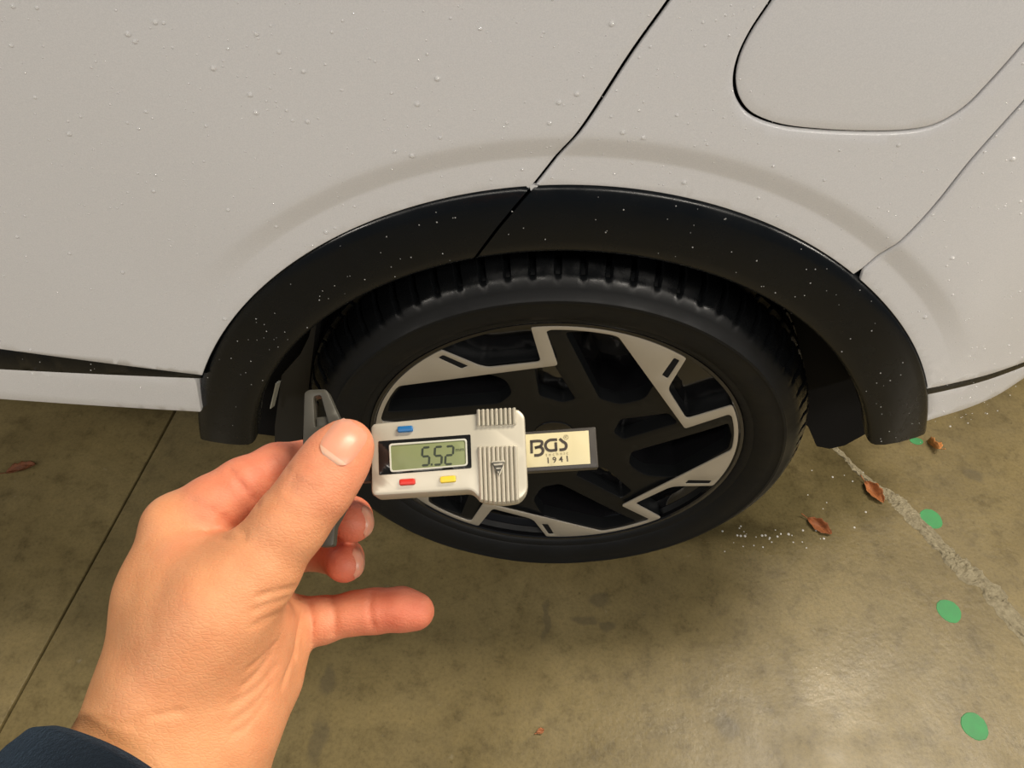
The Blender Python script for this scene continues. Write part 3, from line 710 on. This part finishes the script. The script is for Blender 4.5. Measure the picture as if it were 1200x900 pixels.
# creases: between index and thumb base, thumb joint, palm folds, little finger joints
def field(p):
    q = (p - lo) / VOX; i = np.floor(q).astype(int)
    if (i < 0).any() or (i >= dims - 1).any(): return 1.
    f = q - i; c = D[i[0]:i[0] + 2, i[1]:i[1] + 2, i[2]:i[2] + 2]
    c = c[0] * (1 - f[0]) + c[1] * f[0]; c = c[0] * (1 - f[1]) + c[1] * f[1]; return float(c[0] * (1 - f[2]) + c[1] * f[2])
def skin_pt(u, v, lift=0.):
    """a point just off the skin, searched in the field along a line and moved out along its gradient"""
    for d in np.arange(.225, .345, .0003):
        p = H3(u, v, d)
        if field(p) < 0:
            e = .0012; g = np.array([field(p + e * a) - field(p - e * a) for a in np.eye(3)]); g /= np.linalg.norm(g) + 1e-9
            return p + g * lift
    return None
CR_L = [([(268, 550), (284, 570), (303, 592)], .8), ([(222, 586), (245, 597), (264, 607)], .3),
        ([(240, 620), (262, 631), (286, 632)], .45), ([(258, 606), (274, 618), (290, 626)], .25), ([(322, 528), (330, 540), (338, 552)], .35),
        ([(338, 565), (352, 576), (369, 580)], .40), ([(343, 558), (357, 568), (374, 573)], .28), ([(334, 572), (348, 583), (362, 588)], .2),
        ([(351, 688), (330, 692), (300, 700)], .55), ([(349, 698), (322, 706), (296, 716)], .35), ([(345, 712), (320, 722), (296, 734)], .25),
        ([(318, 765), (300, 790), (282, 806)], .25), ([(322, 782), (300, 808), (270, 826)], .28), ([(318, 802), (295, 830), (272, 846)], .28), ([(312, 822), (290, 850), (270, 862)], .22), ([(325, 752), (305, 772), (290, 784)], .25),
        ([(150, 850), (185, 838), (215, 834)], .3),
        ([(362, 705), (366, 735), (364, 757)], .8), ([(388, 697), (392, 720), (391, 745)], .55), ([(437, 690), (433, 712), (438, 738)], .5),
        ([(346, 772), (349, 745), (356, 712)], .8), ([(330, 806), (338, 785), (345, 765)], .6)]
R_C = .9
for pts, dep in CR_L:
    Q = [skin_pt(p[0], p[1], (R_C - dep) / 1000) for p in smooth_path(pts, 6)]; Q = [q_ for q_ in Q if q_ is not None]
    taper = len(Q)
    for i_, (a_, b_) in enumerate(zip(Q[:-1], Q[1:])):
        if np.linalg.norm(a_ - b_) > .005: continue
        sl = region(a_, b_, .004); d_c = cone_sdf(*grids(sl), a_, b_, R_C / 1000, R_C / 1000 * .999); D[sl] = -smin(-D[sl], d_c, .0009)
# surface nets
def surface_nets(D):
    S = D < 0; nx, ny, nz = D.shape
    cnt = np.zeros((nx - 1, ny - 1, nz - 1), np.int8)
    for dx in (0, 1):
        for dy in (0, 1):
            for dz in (0, 1): cnt += S[dx:nx - 1 + dx, dy:ny - 1 + dy, dz:nz - 1 + dz]
    cell = np.argwhere((cnt > 0) & (cnt < 8)); ids = -np.ones(cnt.shape, np.int64); ids[tuple(cell.T)] = np.arange(len(cell))
    acc = np.zeros((len(cell), 3)); wn = np.zeros(len(cell))
    cor = [np.array(c) for c in np.ndindex(2, 2, 2)]
    for a in cor:
        for axis in range(3):
            if a[axis]: continue
            b = a.copy(); b[axis] = 1
            da = D[tuple((cell + a).T)]; db = D[tuple((cell + b).T)]; m = (da < 0) != (db < 0)
            t = np.where(m, da / np.where(m, da - db, 1), 0); p = np.repeat(a[None].astype(float), len(cell), 0); p[:, axis] += t
            acc[m] += p[m]; wn[m] += 1
    V = lo + (cell + acc / wn[:, None]) * VOX
    F = []
    for axis in range(3):
        sl0 = [slice(1, -1)] * 3; sl0[axis] = slice(0, -1); sl1 = list(sl0); sl1[axis] = slice(1, None)
        A, B_ = S[tuple(sl0)], S[tuple(sl1)]; e = np.argwhere(A != B_); base = e + 1; base[:, axis] -= 1
        u, v = [(1, 2), (2, 0), (0, 1)][axis]; du = np.eye(3, dtype=int)[u]; dv = np.eye(3, dtype=int)[v]
        quad = np.stack([ids[tuple((base - du - dv).T)], ids[tuple((base - dv).T)], ids[tuple(base.T)], ids[tuple((base - du).T)]], 1)
        flip = B_[tuple(e.T)]; quad[flip] = quad[flip][:, ::-1]; F.append(quad)
    return V, np.concatenate(F)
HV, HF = surface_nets(D)
# light relaxation
def relax(V, F, it=2, f=.5):
    for _ in range(it):
        s = np.zeros_like(V); n = np.zeros(len(V))
        for a in range(4):
            b = (a + 1) % 4; np.add.at(s, F[:, a], V[F[:, b]]); np.add.at(s, F[:, b], V[F[:, a]]); np.add.at(n, F[:, a], 1); np.add.at(n, F[:, b], 1)
        V = V + f * (s / np.maximum(n, 1)[:, None] - V)
    return V
HV = relax(HV, HF, 3, .5)
tone = np.zeros(len(HV)); ws = np.zeros(len(HV))
for a, b, tn, r in PR:
    ba = b - a; t = np.clip((HV - a) @ ba / (ba @ ba), 0, 1); d = np.linalg.norm(HV - a - t[:, None] * ba, axis=1) / r
    w = np.exp(-6 * d); tone += w * tn; ws += w
tone = tone / np.maximum(ws, 1e-9)
base_pt = to_world(H3(120, 985, .245))[0]
person = empty('person', base_pt); tag(person, 'bare left hand in a dark navy sleeve pinching the gauge', 'person')
wv_ = to_world(HV) - base_pt
hand = link('hand', wv_, HF, M['skin'], person)
at = hand.data.attributes.new('tone', 'FLOAT', 'POINT'); at.data.foreach_set('value', tone.astype(np.float32))
# nails, laid on the skin
bvh = BVHTree.FromPolygons([Vector(v) for v in HV], [tuple(map(int, f)) for f in HF])
def nail(name, centre, ua, va, la, lb, origin, mat, lift=.0005, sq=2.6, parent=hand, amin=-1.0, amax=1.0):
    """grid patch around a point, cast along a direction onto the fingertip"""
    centre = np.array(centre); V = []; F = []; n = 14; ok = []
    for i in range(n + 1):
        for j in range(n + 1):
            a = amin + (amax - amin) * i / n; b = -1 + 2 * j / n
            b *= (1 - max(0, -a) ** 4 * .55) if a < 0 else (1 - a ** 4 * .35)
            p = centre + ua * la * a + va * lb * b
            d = (p - origin) if origin is not None else None
            d = d / np.linalg.norm(d)
            hit = bvh.ray_cast(Vector(p - d * .03), Vector(d), .09)
            if hit[0] is None: V.append(p); ok.append(False)
            else:
                e = (1 - abs(b) ** 6) * (1 - abs(a) ** 8)
                V.append(np.array(hit[0]) + np.array(hit[1]) * (lift * (.15 + .85 * e) - .0001)); ok.append(True)
    for i in range(n):
        for j in range(n):
            q = (i * (n + 1) + j, i * (n + 1) + j + 1, (i + 1) * (n + 1) + j + 1, (i + 1) * (n + 1) + j)
            if all(ok[k] for k in q): F.append(q)
    o = link(name, to_world(V) - base_pt, F, mat, parent); recalc(o); return o
px = .262 / FPX
ud = np.array([.60, .80, .0]); vd = np.array([.80, -.60, .0])
nail('thumbnail', H3(402, 518, .2535), ud, vd, 25 * px, 21.5 * px, np.zeros(3), M['nail'], .0007)
nail('thumbnail_lunula', H3(402, 518, .2535), ud, vd, 25 * px, 21.5 * px, np.zeros(3), M['cuticle'], .0008, amin=-1.0, amax=-.72)
for (u, v, d) in ((420, 612, .300), (409, 660, .306)):
    c = H3(u, v, d); side = np.array([1., .15, .25]); side /= np.linalg.norm(side); axx = np.array([.05, .12, 1.]); axx -= side * (axx @ side); axx /= np.linalg.norm(axx); bx = np.cross(axx, side)
    nail('fingernail', c + side * .012, axx, bx, .0062, .0058, c + side * .2, M['nail'], .0007)
# sleeve cuff around the wrist
c0 = np.array([-.1307, -.1407, -.2561]); axs = np.array([-.3435, -.573, .744])
e1 = np.cross(axs, [0, 0, 1.]); e1 /= np.linalg.norm(e1); e2 = np.cross(axs, e1)
V = []; F = []; n = 72
prof_s = [(.0345, .006), (.0355, -.001), (.0385, -.003), (.0425, .000), (.0435, .005), (.0435, .020), (.0430, .024), (.0445, .030), (.047, .06), (.050, .10), (.052, .13), (.048, .13), (.040, .05), (.0345, .012)]
m = len(prof_s)
for i in range(n):
    a = 2 * math.pi * i / n
    for k, (r, s_) in enumerate(prof_s):
        w = .97 * r * (1 + .018 * math.sin(3 * a + s_ * 60) + .012 * math.sin(7 * a + s_ * 130))
        V.append(c0 + axs * s_ + e1 * w * math.cos(a) + e2 * w * math.sin(a))
for i in range(n):
    for k in range(m): F.append((i * m + k, i * m + (k + 1) % m, ((i + 1) % n) * m + (k + 1) % m, ((i + 1) % n) * m + k))
tag(recalc(link('sleeve', to_world(V) - base_pt, F, M['cloth'], person)), 'dark navy fleece sleeve cuff')

# ------------------------------------------------------------------ dry leaves
def leaf(u, v, L, Wd, rz, curl, colour, label, stand=0., roll=0.):
    p = on_floor(u, v); mt = material('dry_leaf', colour, .7)
    t_ = NT(mt); t_.l(t_.ramp(t_.noise(160, 5, .65), [(.3, tuple(c * .55 for c in colour)), (.55, colour), (.8, tuple(min(1, c * 1.35) for c in colour))]), t_.b.inputs['Base Color']); t_.bump(t_.noise(300, 4), .6, .001)
    root = empty('dry_leaf', p); V = []; F = []; n = 12; k_ = 6
    for i in range(n + 1):
        s = i / n; hw = Wd / 2 * (math.sin(math.pi * min(1, s * .96 + .03)) ** .75) * (1 + .12 * math.sin(s * 23 + u))
        for k in range(-k_, k_ + 1):
            q = k / k_; x = (s - .5) * L; y = hw * q
            z = curl * abs(q) ** 1.6 * hw * 1.6 + .12 * L * (s - .5) ** 2 * 4 * curl + .0012 * math.sin(9 * s + 5 * q + u) + .002
            V.append((x, y, z))
    w = 2 * k_ + 1
    for i in range(n):
        for k in range(w - 1): F.append((i * w + k, i * w + k + 1, (i + 1) * w + k + 1, (i + 1) * w + k))
    b = link('leaf_blade', V, F, mt, root); so = b.modifiers.new('thickness', 'SOLIDIFY'); so.thickness = .0006
    V, F = tube([((s - .5) * L, 0, .0024 + .12 * L * (s - .5) ** 2 * 4 * curl) for s in np.linspace(-.28, .9, 14)], np.linspace(.0009, .0004, 14), 6)
    link('leaf_stem', V, F, mt, root)
    root.rotation_euler = (roll, stand, rz)
    bpy.context.view_layer.update()
    zm = min((root.matrix_world @ Vector(v)).z for ch in root.children for v in [tuple(q.co) for q in ch.data.vertices]); root.location.z += -zm + .0005
    tag(root, label, 'leaf', 'dry leaves on the floor')
leaf(1090, 526, .036, .020, math.radians(100), .9, (.62, .26, .08), 'curled orange brown dry leaf standing near the rear bumper', stand=.5, roll=.6)
leaf(1024, 578, .048, .024, math.radians(-62), .7, (.34, .12, .035), 'brown dry leaf lying on the crack beside the tyre', roll=.35)
leaf(960, 617, .046, .022, math.radians(-38), .6, (.24, .075, .02), 'dark brown dry leaf on the wet floor by the tyre', roll=.4)
leaf(26, 551, .046, .022, math.radians(28), .5, (.16, .05, .015), 'dark dry leaf in the shade under the car sill', roll=-.2)
leaf(633, 857, .012, .008, .5, .4, (.40, .15, .06), 'tiny orange leaf scrap on the open floor below the tyre', roll=.1)

# ------------------------------------------------------------------ water drops
def drops(name, items, label):
    V = []; F = []; rings = ((1.0, 0.), (.85, .42), (.5, .68)); n = 7
    for p, nrm, r in items:
        nrm = np.array(nrm); nrm = nrm / np.linalg.norm(nrm); a = np.cross(nrm, [.3, .1, .9]); a /= np.linalg.norm(a); b = np.cross(nrm, a); s = len(V)
        for rr, hh in rings:
            for k in range(n):
                w = 2 * math.pi * k / n; V.append(np.array(p) + r * rr * (math.cos(w) * a + math.sin(w) * b) + nrm * r * hh)
        V.append(np.array(p) + nrm * r * .78)
        for i in range(2):
            for k in range(n): F.append((s + i * n + k, s + i * n + (k + 1) % n, s + (i + 1) * n + (k + 1) % n, s + (i + 1) * n + k))
        for k in range(n): F.append((s + 2 * n + k, s + 2 * n + (k + 1) % n, s + 3 * n))
    o = link(name, V, F, M['water']); tag(o, label, 'water', kind='stuff'); return o
items = []
def body_normal(x, z):
    e = .001; return (-(-(hbody(x + e, z) - hbody(x - e, z)) / (2 * e)) * -1, -1.0, (hbody(x, z + e) - hbody(x, z - e)) / (2 * e))
while len(items) < 1500:
    x = rng.uniform(-.75, .52); z = rng.uniform(.47, 1.0); r_ = math.hypot(x, z - AZ)
    if r_ < .447: continue
    dens = .25 + .75 * sstep(.62, .78, z) if x < .1 else .7
    if rng.uniform() > dens: continue
    rad = min(.0022, .00035 + rng.exponential(.00033)); items.append(((x, hbody(x, z) - .0001, z), body_normal(x, z), rad))
for u, v in ((182, 26), (250, 80), (293, 111), (300, 132), (489, 122), (81, 157), (717, 28), (676, 110), (382, 272), (150, 40), (655, 120)):
    q = B(u, v); items.append(((q[0], hbody(*q) - .0001, q[1]), body_normal(*q), .0021))
drops('water_droplets', items, 'scattered small water droplets beading on the white car body')
items = []
for _ in range(110):
    a = rng.uniform(15, 168); r_ = rng.uniform(.382, .438); x, z = r_ * math.cos(math.radians(a)), AZ + r_ * math.sin(math.radians(a))
    items.append(((x, np.interp(r_, [.383, .393, .41, .43, .4395], [-.0375, -.0385, -.0375, -.0345, -.0322]) + (hbody(x, z) - hbody(0, .7735)) * (.6 + .4 * sstep(.18, .40, x)), z), (0, -1, .1), rng.uniform(.0003, .0008)))
drops('trim_droplets', items, 'tiny water droplets on the black wheel arch trim')
items = []
for _ in range(60):
    u, v = rng.uniform(840, 1015), rng.uniform(540, 650)
    p = on_floor(u, v)
    if (u - 650) / 310 > 1 or v > 600 + (930 - u) * .2 or u > 940: items.append(((p[0], p[1], -.0001), (0, 0, 1), rng.uniform(.0008, .0022)))
for u in (864, 868, 873, 886, 893, 897, 902, 911, 915, 924, 928): p = on_floor(u, 628 + rng.normal(0, 1.5)); items.append(((p[0], p[1], -.0001), (0, 0, 1), rng.uniform(.0012, .0026)))
drops('floor_drips', items, 'water drips on the floor beside the tyre')
